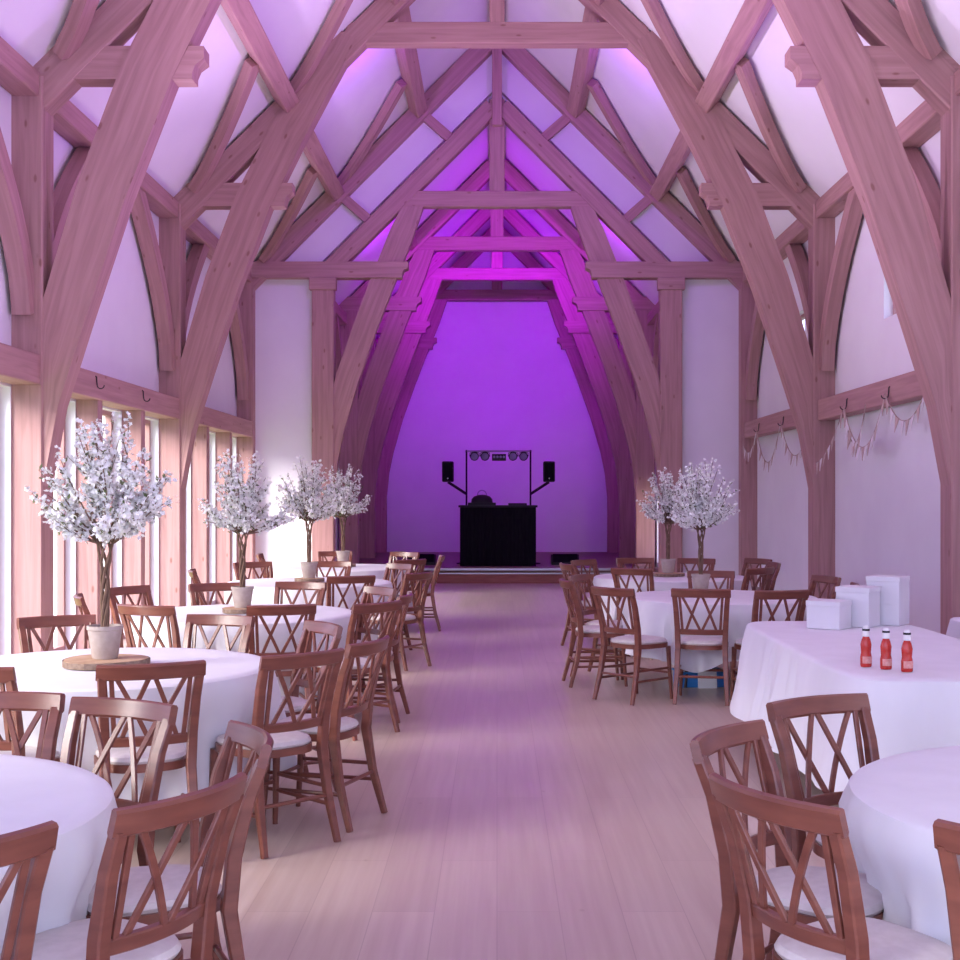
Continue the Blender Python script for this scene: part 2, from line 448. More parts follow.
def narrow_truss(Y, label, gable=False):
    t = thing('roof_truss', label, 'roof truss', (0, Y, 0))
    for sg in (-1, 1):
        bm = BM(); beam(bm, [(sg * 2.84, 0, 0), (sg * 2.84, 0, 5.2)], (0, 1, 0), 0.36, 0.26, 0.012)
        link('post', bm, 'oak', t)
        bm = BM(); edge_beam(bm, [(sg * a, b) for a, b in NI], [(sg * a, b) for a, b in NO], -.095, .095); link('curved_brace', bm, 'oak', t)
        xo = 4.1 if gable else 3.04
        bm = BM(); prism_y(bm, [(sg * a, b) for a, b in hammer_poly(xo, 1.45, 5.18, 5.44)], -.14, .14); uvfix(bm); link('hammer_beam', bm, 'oak', t)
        x1 = 3.02 if not gable else 2.75
        bm = BM(); beam(bm, [(sg * x1, 0, 8.06 - x1), (sg * 0.08, 0, 7.98)], (0, 1, 0), 0.27, 0.22, 0.012); link('rafter', bm, 'oak', t)
        if gable:
            bm = BM(); beam(bm, [(sg * 4.125, 0, 0), (sg * 4.125, 0, 5.10)], (0, 1, 0), 0.31, 0.26, 0.012); link('outer_post', bm, 'oak', t)
            bm = BM(); beam(bm, [(sg * 4.15, 0, 5.02), (sg * 0.09, 0, 9.08)], (0, 1, 0), 0.29, 0.24, 0.012); link('outer_rafter', bm, 'oak', t)
            for (a, b) in (((1.25, 7.90), (.70, 7.42)), ((2.6, 6.58), (2.03, 6.08))):
                bm = BM(); beam(bm, [(sg * a[0], 0, a[1]), (sg * b[0], 0, b[1])], (0, 1, 0), 0.15, 0.14); link('strut', bm, 'oak', t)
            bm = BM(); beam(bm, wall_brace_path(0, -1, sg * 4.12), (1, 0, 0), 0.2, 0.16); link('wall_brace', bm, 'oak', t)
            bm = BM(); box(bm, sg * 2.62, sg * 3.06, -.17, .0, 4.98, 5.18, .01); uvfix(bm); link('post_cap', bm, 'oak', t)
            nrm = Vector((-sg * 1, 0, -1)).normalized()
            for (xa, xb, dy) in ((3.85, 2.80, 1.65), (2.6, 1.48, 1.6)):
                pts = []
                for i in range(7):
                    q = i / 6; x = xa + (xb - xa) * q
                    pts.append(Vector((sg * x, -0.12 - dy * (q ** 1.25), 9.38 - x)) + nrm * 0.075)
                bm = BM(); beam(bm, pts, nrm, 0.17, 0.12); link('wind_brace', bm, 'oak', t)
        else:
            pts = [(sg * 2.98, .14 + 1.3 * (i / 6) ** 1.4, 3.4 + 1.65 * (i / 6) ** .9) for i in range(7)]
            bm = BM(); beam(bm, pts, (1, 0, 0), 0.18, 0.14); link('wall_brace', bm, 'oak', t)
            pts = [(sg * 2.98, -.14 - 1.3 * (i / 6) ** 1.4, 3.4 + 1.65 * (i / 6) ** .9) for i in range(7)]
            bm = BM(); beam(bm, pts, (1, 0, 0), 0.18, 0.14); link('wall_brace', bm, 'oak', t)
    bm = BM(); beam(bm, [(-1.5, 0, 6.47), (1.5, 0, 6.47)], (0, 1, 0), 0.26, 0.2, 0.012); link('collar', bm, 'oak', t)
    bm = BM(); beam(bm, [(0, 0, 6.6), (0, 0, 8.1)], (0, 1, 0), 0.25, 0.16, 0.01); link('king_post', bm, 'oak', t)
    if gable:
        bm = BM(); beam(bm, [(0, -.13, 7.65), (0, -.13, 9.2)], (0, 1, 0), 0.16, 0.14, 0.01); link('pendant_post', bm, 'oak', t)
    return t
narrow_truss(T3, 'oak truss in the plaster partition, framing the tall opening to the stage', True)
narrow_truss(T4, 'first purple-lit truss beyond the partition, above the stage front')
narrow_truss(T5, 'middle purple-lit truss over the stage, between the front and back ones')
narrow_truss(T6 - .02, 'rearmost purple-lit truss set against the back gable wall')

# purlins and wall plates of the hall
for sg, sn in ((-1, 'left'), (1, 'right')):
    for xx, nm in ((2.72, 'lower'), (1.37, 'upper')):
        nrm = Vector((-sg, 0, -1)).normalized()
        c = Vector((sg * xx, 0, 9.38 - xx)) + nrm * 0.12
        bm = BM(); beam(bm, [(c.x, Y0, c.z), (c.x, T3 + .02, c.z)], nrm, 0.22, 0.23, 0.012)
        tag(link('purlin', bm, 'oak'), '%s oak purlin running the length of the %s roof slope' % (nm, sn), 'beam')
    bm = BM(); beam(bm, [(sg * 4.12, Y0, 5.21), (sg * 4.12, T3 + .02, 5.21)], (1, 0, 0), 0.22, 0.24, 0.012)
    tag(link('wall_plate', bm, 'oak'), 'oak wall plate along the top of the %s hall wall' % sn, 'beam')
    for xx, nm in ((1.75, 'side'),):
        c = Vector((sg * xx, 0, 8.3 - xx)) + Vector((-sg, 0, -1)).normalized() * 0.14
        bm = BM(); beam(bm, [(c.x, T3 + .16, c.z), (c.x, YB, c.z)], (-sg, 0, -1), 0.18, 0.2, 0.01)
        tag(link('purlin', bm, 'oak'), 'purple-lit purlin on the %s roof slope above the stage' % sn, 'beam')
    bm = BM(); beam(bm, [(sg * 2.96, T3 + .22, 5.0), (sg * 2.96, YB, 5.0)], (1, 0, 0), 0.2, 0.18, 0.01)
    tag(link('wall_plate', bm, 'oak'), 'oak wall plate on top of the %s stage wall' % sn, 'beam')
bm = BM(); beam(bm, [(0, Y0, 9.2), (0, T3 + .1, 9.2)], (1, 0, 0), 0.22, 0.14, 0.01); tag(link('ridge_beam', bm, 'oak'), 'oak ridge beam at the apex of the hall roof', 'beam')
bm = BM(); beam(bm, [(0, T3 + .2, 8.1), (0, YB, 8.1)], (1, 0, 0), 0.2, 0.12, 0.01); tag(link('ridge_beam', bm, 'oak'), 'purple-lit ridge beam at the apex above the stage', 'beam')

# hook rails on right wall
def hook_bm():
    bm = BM(); pts = []
    tube(bm, [(0, 0, 0.06), (-.012, 0, .05), (-.014, 0, 0.0), (-.018, 0, -.03)], .007, 6)
    for i in range(9):
        a = PI + PI * i / 8 * 1.0
        pts.append((-.018 - .035 * (1 + math.cos(a)), 0, -.03 + .035 * math.sin(a) * 1.0))
    tube(bm, pts, .006, 6)
    return bm
def rail(name, label, y0, y1, x, hooks, sg):
    t = thing(name, label, 'hook rail', (sg * x, (y0 + y1) / 2, 2.56))
    yc = (y0 + y1) / 2
    bm = BM(); beam(bm, [(0, y0 - yc, .13), (0, y1 - yc, .13)], (1, 0, 0), 0.26, 0.18, 0.01); link('rail', bm, 'oak', t)
    for h in hooks:
        o = link('hook', hook_bm(), 'iron', t); o.location = (-sg * .09, h - yc, .11); o.rotation_euler = (0, 0, 0 if sg > 0 else PI)
    return t
rail('hook_rail', 'oak hook rail on right wall nearest the camera, beside the white boxes', T1 + .17, T2 - .17, 4.11, (13.3, 14.9), 1)
rail('hook_rail', 'further oak hook rail on right wall, between second truss and partition', T2 + .17, T3 - .17, 4.11, (18.2, 19.9), 1)
for i, (y, lb) in enumerate(((12.9, 'iron hook on left window rail, above the tall blossom tree'), (14.6, 'iron hook on left window rail, near the second truss post'))):
    o = link('hook', hook_bm(), 'iron'); o.location = (-3.985, y, 2.74); o.rotation_euler = (0, 0, PI); tag(o, lb, 'hook')

# bunting
def bunting(label, segs, x):
    t = thing('bunting', label, 'bunting', (x, segs[0][0][0], 2.5))
    y_0 = segs[0][0][0]
    bm = BM(); fl = BM(); fl2 = BM()
    for (a, b, sag, n) in segs:
        pts = []
        for i in range(17):
            q = i / 16
            pts.append((0, a[0] + (b[0] - a[0]) * q - y_0, a[1] + (b[1] - a[1]) * q - 4 * sag * q * (1 - q) - 2.5))
        tube(bm, pts, .006, 5)
        for k in range(n):
            q = (k + .5) / n
            y = a[0] + (b[0] - a[0]) * q - y_0; z = a[1] + (b[1] - a[1]) * q - 4 * sag * q * (1 - q) - 2.5
            dz = ((b[1] - a[1]) - 4 * sag * (1 - 2 * q)) / (b[0] - a[0])
            w = .055
            tgt = fl if k % 2 else fl2
            vs = [(-.004, y - w, z - dz * w), (-.004, y + w, z + dz * w), (-.01 - .01 * (k % 3), y, z - .15)]
            v2 = [(p[0] + .006, p[1], p[2]) for p in vs]
            A = [tgt.verts.new(p) for p in vs]; B = [tgt.verts.new(p) for p in v2]
            tgt.faces.new(A); tgt.faces.new(B)
            for j in range(3): tgt.faces.new((A[j], A[(j + 1) % 3], B[(j + 1) % 3], B[j]))
    link('cord', bm, 'string', t)
    o = link('pennant', fl, 'flag', t); o['kind'] = 'stuff'; o['label'] = 'pale cotton triangular pennants'
    o = link('pennant', fl2, 'flag2', t); o['kind'] = 'stuff'; o['label'] = 'brownish hessian triangular pennants'
bunting('pennant bunting looped from hooks of the nearer right wall rail', [((16.2, 2.02), (14.9, 2.62), .12, 7), ((14.9, 2.66), (13.3, 2.66), .52, 13), ((14.88, 2.63), (14.0, 2.60), .42, 9), ((13.3, 2.66), (12.0, 2.62), .3, 8)], 3.97)
bunting('small pennant bunting hanging below the further right wall rail', [((21.0, 2.5), (19.9, 2.62), .25, 8), ((19.9, 2.66), (18.2, 2.66), .55, 12), ((18.2, 2.66), (16.8, 2.3), .3, 9)], 3.97)

# ------------------------------------------------------------------ stage and DJ kit
YS = 24.2
bm = BM(); box(bm, -3.06, 3.06, YS, YB, 0.0, 0.28, 0, 0); st = struct('stage_platform', bm, 'stage')
bm = BM(); box(bm, -2.66, 2.66, YS - .03, YS, 0.0, 0.2); s2 = link('riser', bm, 'riser', st)
bm = BM(); box(bm, -2.66, 2.66, YS - .06, YS, 0.245, 0.285); link('nosing', bm, 'steel', st)
bm = BM(); box(bm, -2.66, 2.66, YS - .05, YS, 0.175, 0.20); link('nosing', bm, 'steel', st)

YD = 25.0
sD = F / YD
bx0, bx1 = (460 - VX) / sD, (536 - VX) / sD
t = thing('dj_booth', 'black fabric-fronted DJ booth at centre of the stage', 'DJ booth', ((bx0 + bx1) / 2, YD, .28))
w = (bx1 - bx0) / 2
bm = BM()
cs = []
for i in range(41):   # gently pleated front and sides
    q = i / 40; cs.append((-w + 2 * w * q, -.012 + .012 * math.cos(q * 60)))
a = [bm.verts.new((x, y, 0)) for x, y in cs] + [bm.verts.new((w, .55, 0)), bm.verts.new((-w, .55, 0))]
b = [bm.verts.new((v.co.x, v.co.y, 1.13)) for v in a]
n = len(a)
for i in range(n): bm.faces.new((a[i], a[(i + 1) % n], b[(i + 1) % n], b[i]))
bm.faces.new(a); bm.faces.new(b)
link('fabric_front', bm, 'black_cloth', t)
bm = BM(); box(bm, -w - .03, w + .03, -.04, .6, 1.13, 1.17, .006); link('table_top', bm, 'black', t)
# controller + headphones on it
t = thing('dj_controller', 'black mixing deck with domed cover at left end of DJ booth', 'DJ controller', (bx0 + .42, YD + .25, 1.45))
bm = BM(); box(bm, -.27, .27, -.17, .17, 0, .05, .008); dk = link('deck', bm, 'black', t)
bm = BM(); lathe(bm, [(0.21, 0.05), (.20, .12), (.155, .17), (.07, .2), (0.001, .205)], 20); link('lid', bm, 'black', dk, True)
bm = BM(); tube(bm, [(-.09 * math.cos(PI * i / 8), 0, .19 + .1 * math.sin(PI * i / 8)) for i in range(9)], .011, 8); link('headphone_band', bm, 'steel', t, True)
t = thing('laptop', 'low dark laptop lying on right part of the DJ booth', 'laptop', (bx1 - .35, YD + .25, 1.45))
bm = BM(); box(bm, -.18, .18, -.12, .12, 0, .02, .004); link('keyboard_base', bm, 'black', t)
bm = BM(); box(bm, -.18, .18, .08, .16, .02, .04, .004); link('screen', bm, 'black', t)

YL = 25.9; sL = F / YL
def LX(x): return (x - VX) / sL
def LZ(y): return H0 - (y - VY) / sL
t = thing('lighting_stand', 'slim goalpost lighting stand with angled speaker arms behind DJ booth', 'lighting stand', (LX(498), YL, .28))
cx = LX(498)
def lp(x, y): return (LX(x) - cx, 0, LZ(y) - .28)
for xx in (466.5, 530.5):
    bm = BM(); tube(bm, [lp(xx, 450)[:2] + (lp(xx, 450)[2],), (lp(xx, 450)[0], 0, 0.02)], .018, 8); link('pole', bm, 'black', t, True)
    bm = BM(); lathe(bm, [(.2, 0), (.2, .02), (.03, .04)], 16, (lp(xx, 450)[0], 0, 0)); link('base', bm, 'black', t, True)
bm = BM(); tube(bm, [lp(465, 451), lp(532, 451)], .016, 8); link('crossbar', bm, 'steel', t, True)
for (a, b) in (((466.5, 494), (448, 482)), ((530.5, 494), (549, 482))):
    bm = BM(); tube(bm, [lp(*a), lp(*b)], .028, 8); link('speaker_arm', bm, 'black', t, True)
for i, xx in enumerate((474.5, 485, 513, 523.5)):
    lab = ['leftmost round stage lamp hanging from the lighting bar', 'round stage lamp just left of the flat bar light', 'round stage lamp just right of the flat bar light', 'rightmost round stage lamp hanging from the lighting bar'][i]
    t = thing('stage_lamp', lab, 'stage light', (LX(xx), YL, LZ(456.5)), 0, 'stage lamps on the lighting bar')
    bm = BM(); lathe(bm, [(.05, -.09), (.085, -.05), (.088, .09), (.075, .09), (.07, .05)], 18)
    for v in bm.verts: v.co = Vector((v.co.x, -v.co.z, v.co.y))
    hs = link('housing', bm, 'black', t, True)
    bm = BM(); lathe(bm, [(.07, .05), (.04, .065), (0.001, .07)], 16, cap=False)
    for v in bm.verts: v.co = Vector((v.co.x, -v.co.z, v.co.y))
    link('lens', bm, 'lens', hs, True)
    bm = BM(); tube(bm, [(-.095, 0, 0), (-.09, 0, .07), (0, 0, .095), (.09, 0, .07), (.095, 0, 0)], .008, 6); link('bracket', bm, 'iron', t, True)
t = thing('bar_light', 'flat rectangular black light in middle of the lighting bar', 'stage light', (LX(499), YL, LZ(457)))
bm = BM(); box(bm, -.14, .14, -.06, .06, -.075, .06, .01); hs = link('housing', bm, 'black', t)
for k in range(4):
    bm = BM(); lathe(bm, [(.026, .0), (.02, .012), (0.001, .015)], 12)
    for v in bm.verts: v.co = Vector((v.co.x - .096 + k * .064, -v.co.z - .06, v.co.y))
    link('lens', bm, 'lens', hs, True)
for xx, sd in ((448, 'left'), (549, 'right')):
    t = thing('loudspeaker', 'black loudspeaker on the %s arm of the lighting stand' % sd, 'loudspeaker', (LX(xx), YL - .02, LZ(482)))
    bm = BM(); box(bm, -.115, .115, -.12, .12, 0, .41, .025); cb = link('cabinet', bm, 'black', t)
    bm = BM(); box(bm, -.095, .095, -.132, -.12, .03, .38, .004); link('grille', bm, 'black_cloth', cb)
    bm = BM(); lathe(bm, [(.014, 0), (.01, .006)], 10)
    for v in bm.verts: v.co = Vector((v.co.x, -.132 - v.co.z, v.co.y + .07))
    link('badge', bm, 'steel', cb)
for xx, sd in ((422, 'left'), (565, 'right')):
    s_ = F / 25.6
    t = thing('floor_speaker', 'low black wedge on stage floor %s of the DJ booth' % sd, 'stage monitor', ((xx - VX) / s_, 25.6, .28))
    bm = BM(); prism_x(bm, [(-.2, 0), (.2, 0), (.2, .18), (.0, .2), (-.2, .06)], -.27, .27); link('cabinet', bm, 'black', t)
    bm = BM(); prism_x(bm, [(-.215, .06), (-.2, .06), (.0, .2), (-.015, .21)], -.24, .24); link('grille', bm, 'black_cloth', t)

# ------------------------------------------------------------------ tables and cloths
def outline_round(r):
    def f(th): return Vector((r * math.cos(th), r * math.sin(th))), Vector((math.cos(th), math.sin(th)))
    return f
def outline_rect(hx, hy, p=5.0):
    def f(th):
        c, s = math.cos(th), math.sin(th)
        rr = 1.0 / ((abs(c / hx) ** p + abs(s / hy) ** p) ** (1 / p))
        x, y = rr * c, rr * s
        nx = abs(x / hx) ** (p - 1) / hx * (1 if x > 0 else -1); ny = abs(y / hy) ** (p - 1) / hy * (1 if y > 0 else -1)
        return Vector((x, y)), Vector((nx, ny)).normalized()
    return f

def cloth(loc, outl, seed, hem=0.24, corner=0.12, chairs=(), rot=0.0, nth=220, flare=0.06, amp=0.06, label='', ztop=.752, rect=False, group=None):
    rnd = random.Random(seed)
    ph = [rnd.random() * 6.28 for _ in range(8)]
    ks = [11, 17, 23, 29, 5]
    am = [.7, .8, .5, .35, .5]
    def fold(th): return sum(a * math.cos(k * th + p) for a, k, p in zip(am, ks, ph)) / 1.6
    bm = BM()
    levels = [('in', .0), ('in', .35), ('in', .7), ('in', .93), ('in', .985), ('d', 0.012), ('d', .03), ('d', .10), ('d', .2), ('d', .32), ('d', .45), ('d', .6), ('d', .75), ('d', .88), ('d', 1.0)]
    rings = []
    for kind, q in levels:
        if kind == 'in' and q == 0.0:
            rings.append([bm.verts.new((0, 0, ztop))]); continue
        ring = []
        for j in range(nth):
            th = 2 * PI * j / nth
            P, Nn = outl(th)
            if kind == 'in':
                p = P * q; z = ztop - (0.002 if q > .98 else 0)
            else:
                hz = hem - corner * max(0, math.cos(4 * (th - rot))) ** 2 + .012 * fold(th * 1.0)
                z = ztop - .004 - (ztop - hz) * q
                e = min(1, q * 6)
                out = .010 * e + flare * q + amp * fold(th) * (q ** .9) + .008 * math.sin(7 * q + fold(th) * 2) * q
                # tuck in over chair seats
                wp = P + Vector((loc[0], loc[1]))
                tuck = 0
                for (cx_, cy_, ang) in chairs:
                    dx, dy = wp.x - cx_, wp.y - cy_
                    fx, fy = math.cos(ang), math.sin(ang)
                    ly = dx * fx + dy * fy; lx = -dx * fy + dy * fx
                    # seat front at +.22 along facing
                    if abs(lx) < .30 and ly < .27:
                        wgt = max(0, min(1, (.30 - abs(lx)) / .06))
                        tuck = max(tuck, wgt * (max(0, .27 - ly) + .0 + max(out, 0)))
                g = min(1, max(0, (.66 - z) / .18)) 
                out2 = out - min(tuck, .10) * g
                p = P + Nn * max(out2, -.32)
            ring.append(bm.verts.new((p.x, p.y, z)))
        rings.append(ring)
    for i in range(len(rings) - 1):
        if len(rings[i]) == 1:
            for j in range(nth): bm.faces.new((rings[0][0], rings[1][j], rings[1][(j + 1) % nth]))
        else:
            for j in range(nth): bm.faces.new((rings[i][j], rings[i][(j + 1) % nth], rings[i + 1][(j + 1) % nth], rings[i + 1][j]))
    o = link('tablecloth', bm, 'cloth', smooth=True); o.location = (loc[0], loc[1], 0)
    tag(o, label, 'tablecloth', group)
    return o

def round_table(x, y, r, label):
    t = thing('round_table', label, 'table', (x, y, 0), 0)
    bm = BM(); lathe(bm, [(r - .06, .715), (r - .04, .72), (r - .04, .742), (r - .06, .747)], 64); link('table_top', bm, 'slice', t)
    for a in (.6, 2.2, 3.7, 5.3):
        bm = BM(); tube(bm, [(.38 * math.cos(a), .38 * math.sin(a), .0), (.30 * math.cos(a), .30 * math.sin(a), .715)], .016, 8); link('leg', bm, 'iron', t)
    return t
R = 0.82
TB = {'A': (-1.89, 3.50), 'B': (-1.96, 6.50), 'C': (-1.86, 9.50), 'D': (-1.88, 13.0), 'E': (-1.87, 15.8), 'F': (1.84, 3.65), 'H': (1.90, 11.1), 'I': (1.86, 13.9)}
TL = {'A': 'nearest round table at bottom left of the hall', 'B': 'second left round table, carrying the tallest blossom tree', 'C': 'left round table, third in its row, with second blossom tree',
      'D': 'left round table, fourth in its row, with third blossom tree', 'E': 'left round table furthest from camera, before the partition',
      'F': 'nearest round table at bottom right of the hall', 'H': 'right round table beyond the ketchup table, with blue crate below', 'I': 'right round table furthest from camera, before the partition'}

# ------------------------------------------------------------------ chair prototype (faces +Y)
def arc(x, hw, sag): return -sag * (1 - (x / hw) ** 2)
def make_chair(wood):
    t = thing('crossback_chair', '', 'chair')
    W = wood
    # seat frame
    def seat_out(grow=0.0, n=40):
        pts = []
        for i in range(n):
            a = 2 * PI * i / n
            c, s = math.cos(a), math.sin(a)
            p = 3.2
            rr = 1 / ((abs(c) ** p + abs(s) ** p) ** (1 / p))
            y = rr * s * (.205 + grow); hw = (.195 + .02 * (y / .2)) + grow
            pts.append((rr * c * hw, y))
        return pts
    bm = BM()
    so = seat_out(.0); a = [bm.verts.new((x, y, .415)) for x, y in so]; b = [bm.verts.new((x, y, .45)) for x, y in so]
    n = len(a)
    for i in range(n): bm.faces.new((a[i], a[(i + 1) % n], b[(i + 1) % n], b[i]))
    bm.faces.new(a); bm.faces.new(b)
    sf = link('seat_frame', bm, W, t, True)
    bm = BM(); prev = None
    for (g, z) in ((-.012, .448), (-.004, .462), (-.012, .478), (-.04, .488), (-.1, .493)):
        ring = [bm.verts.new((x, y, z)) for x, y in seat_out(g)]
        if prev:
            for i in range(n): bm.faces.new((prev[i], prev[(i + 1) % n], ring[(i + 1) % n], ring[i]))
        else: bm.faces.new(ring)
        prev = ring
    bm.faces.new(prev); link('seat_cushion', bm, 'cushion', sf, True)
    # rear legs / stiles
    SP = [(.200, -.285, 0.0), (.188, -.225, .22), (.180, -.192, .43), (.184, -.205, .58), (.193, -.243, .74), (.202, -.285, .845)]
    for sg in (-1, 1):
        bm = BM(); beam(bm, [(sg * x, y, z) for x, y, z in SP], (1, 0, 0), .036, .034, .005, ws=[.028, .036, .044, .042, .036, .032], ts=[.030, .038, .043, .042, .040, .038])
        link('leg', bm, W, t, True)
        bm = BM(); tube(bm, [(sg * .185, .195, 0), (sg * .178, .178, .22), (sg * .175, .165, .42)], .017, 10, rs=[.013, .017, .020]); link('leg', bm, W, t, True)
        # side stretchers
        for z, r_ in ((.17, .010), (.25, .010)):
            q = (z) / .43
            bm = BM(); tube(bm, [(sg * .189, -.232 if z > .2 else -.238, z), (sg * .179, .182, z)], r_, 8); link('stretcher', bm, W, t, True)
    bm = BM(); tube(bm, [(-.178, .18, .21), (.178, .18, .21)], .010, 8); link('stretcher', bm, W, t, True)
    bm = BM(); tube(bm, [(-.188, -.228, .21), (.188, -.228, .21)], .010, 8); link('stretcher', bm, W, t, True)
    # curved top rail
    hw = .222
    path = []; 
    for i in range(19):
        x = -hw + 2 * hw * i / 18
        path.append((x, -.283 + arc(x, hw, .045), .862))
    bm = BM(); beam(bm, path, (0, -.28, 1), .028, .068, .007); link('top_rail', bm, W, t, True)
    hw2 = .172; path = []
    for i in range(11):
        x = -hw2 + 2 * hw2 * i / 10
        path.append((x, -.200 + arc(x, hw2, .032), .555))
    bm = BM(); beam(bm, path, (0, -.2, 1), .022, .042, .004); link('lower_rail', bm, W, t, True)
    # slats: two crosses and an upright near each stile
    def back_pt(u, v):   # u -1..1, v 0..1 (bottom..top)
        hwv = .172 + (.190 - .172) * v
        x = u * hwv
        y = (-.205 + (-.275 + .205) * v) + arc(x, hwv, .032 + .012 * v)
        return Vector((x, y, .572 + (.838 - .572) * v))
    for j, (u0, u1) in enumerate(((-.84, -.86), (.84, .86), (-.05, -.76), (-.66, -.06), (.05, .76), (.66, .06))):
        pts = []
        for i in range(7):
            v = i / 6; p = back_pt(u0 + (u1 - u0) * v, v)
            if j in (3, 5): p.y += .004
            if j in (2, 4): p.y -= .004
            pts.append(p)
        bm = BM(); beam(bm, pts, (0, -1, -.2), .020, .012, .002); link('slat', bm, W, t)
    return t
proto = make_chair('chair')
used = [False]
CHAIRS = []
chair_label_seen = set()
def chair(X, d, face, label, group, scale=1.0):
    """X,d = plan position of the top rail; face = direction vector or table key"""
    if isinstance(face, str):
        tx, ty = TB[face]; v = Vector((tx - X, ty - d))
        if abs(v.length) < .01: v = Vector((0, 1))
    else: v = Vector(face)
    v.normalize()
    for k_, (tx, ty) in TB.items():
        e = Vector((X - tx, d - ty))
        if e.length < 1.14: e = e.normalized() * 1.14; X, d = tx + e.x, ty + e.y
    o = proto if not used[0] else copy_tree(proto)
    used[0] = True
    ox, oy = X + v.x * .30, d + v.y * .30
    ang = math.atan2(v.y, v.x)
    o.location = (ox, oy, 0); o.rotation_euler = (0, 0, ang - PI / 2)
    tag(o, label, 'chair', group)
    CHAIRS.append((ox, oy, ang))
    return o
def px(x, ytop):   # from rail centre pixel + rail top pixel
    s = (ytop - VY) / .70
    return (x - VX) / s, F / s
G = {k: 'chairs around the ' + v for k, v in {'A': 'nearest left table', 'B': 'tall blossom tree table', 'C': 'third left table', 'D': 'fourth left table', 'E': 'furthest left table', 'F': 'nearest right table', 'H': 'blue crate table', 'I': 'furthest right table'}.items()}
# --- table A
chair(-1.1, 2.63, (-.72, .69), 'wooden chair cut off by the bottom left picture corner', G['A'])
chair(-0.74, 3.09, (-.88, .47), 'large wooden cross-back chair standing foremost at bottom left, right of nearest table', G['A'])
chair(-0.73, 3.87, (-.90, -.40), 'wooden chair seen nearly edge-on just behind the foremost bottom-left chair', G['A'])
chair(-1.28, 4.46, (-.42, -.91), 'sunlit cross-back chair facing camera between first and second left tables', G['A'])
chair(-1.78, 4.5, (.0, -1), 'sunlit chair at left picture edge beyond the nearest left table', G['A'])
# --- table B
chair(-1.5, 5.57, (-.38, .92), 'dark cross-back chair backing onto camera in front of tall blossom tree table', G['B'])
chair(-2.2, 5.4, (.25, .97), 'chair whose rail corner shows at left edge, before the blossom tree table', G['B'])
chair(-0.87, 5.86, (-.70, .72), 'cross-back chair with full back and seat at right front of blossom tree table', G['B'])
chair(-0.62, 6.37, (-.86, .30), 'chair turned sideways on the aisle, right of the blossom tree table', G['B'])
chair(-0.957, 7.22, (-.86, -.55), 'pale sunlit chair on far right side of the blossom tree table', G['B'])
chair(-1.637, 7.71, (-.30, -.95), 'sunlit chair directly behind blossom tree table, right of the stone pot', G['B'])
chair(-2.59, 7.65, (.5, -.86), 'chair beyond blossom tree table, left of the stone pot, before the window', G['B'])
# --- table C
chair(-1.463, 8.6, (-.30, .95), 'dark cross-back chair in front of third left table, below its blossom tree', G['C'])
chair(-2.26, 8.5, (.40, .92), 'cross-back chair just right of tall blossom tree trunk, facing third table', G['C'])
chair(-0.79, 8.66, (-.75, .62), 'cross-back chair at right front of the third left table by the aisle', G['C'])
chair(-0.66, 9.38, (-.93, .1), 'chair seen edge-on at the aisle side of third left table', G['C'])
chair(-2.98, 9.3, (.94, .32), 'pale sunlit chair seen edge-on between tall tree trunk and window', G['C'])
chair(-2.9, 10.2, (.86, -.50), 'cross-back chair behind tall tree trunk, close to the left windows', G['C'])
chair(-2.29, 10.6, (.42, -.90), 'orange sunlit chair behind third left table, left of second tree pot', G['C'])
chair(-1.62, 10.75, (-.22, -.97), 'sunlit chair behind third left table, right of second tree pot', G['C'])
chair(-0.93, 10.1, (-.80, -.60), 'pale chair on far aisle corner of the third left table', G['C'])
# --- table D
chair(-1.3, 11.6, (-.40, .92), 'dark cross-back chair in front of fourth left table, right of third tree', G['D'])
chair(-0.72, 12.1, (-.86, .50), 'cross-back chair at aisle front corner of the fourth left table', G['D'])
chair(-2.92, 12.6, (.95, .2), 'orange sunlit chair by the window at left of the fourth table', G['D'])
chair(-2.65, 14.1, (.55, -.83), 'orange chair behind the fourth left table, near the left post', G['D'])
chair(-1.81, 14.25, (-.1, -1), 'chair directly behind third blossom tree, facing camera', G['D'])
chair(-1.19, 13.6, (-.75, -.66), 'pale sunlit chair at far aisle corner of fourth left table', G['D'])
# --- table E
chair(-0.98, 14.7, (-.65, .76), 'dark chair at front aisle corner of the furthest left table', G['E'])
chair(-0.675, 15.7, (-.97, -.05), 'chair standing edge-on furthest out in the aisle near the stage', G['E'])
chair(-2.75, 16.1, (.98, .1), 'dark chair left of the furthest left table, by the window', G['E'])
chair(-1.19, 16.7, (-.5, -.86), 'chair at far aisle corner of the furthest left table', G['E'])
chair(-2.1, 16.9, (.1, -1), 'chair behind furthest left table, half hidden by blossom', G['E'])
# --- table F
chair(0.69, 3.91, (.80, -.60), 'cross-back chair at bottom right turned sideways, second from the front', G['F'])
chair(0.65, 3.09, (.86, .50), 'large cross-back chair foremost at bottom right, curved rail towards camera', G['F'])
chair(1.14, 4.5, (.48, -.88), 'cross-back chair facing camera between ketchup table and nearest right table', G['F'])
chair(1.13, 2.68, (.55, .83), 'wooden chair cut off by the bottom right picture corner', G['F'])
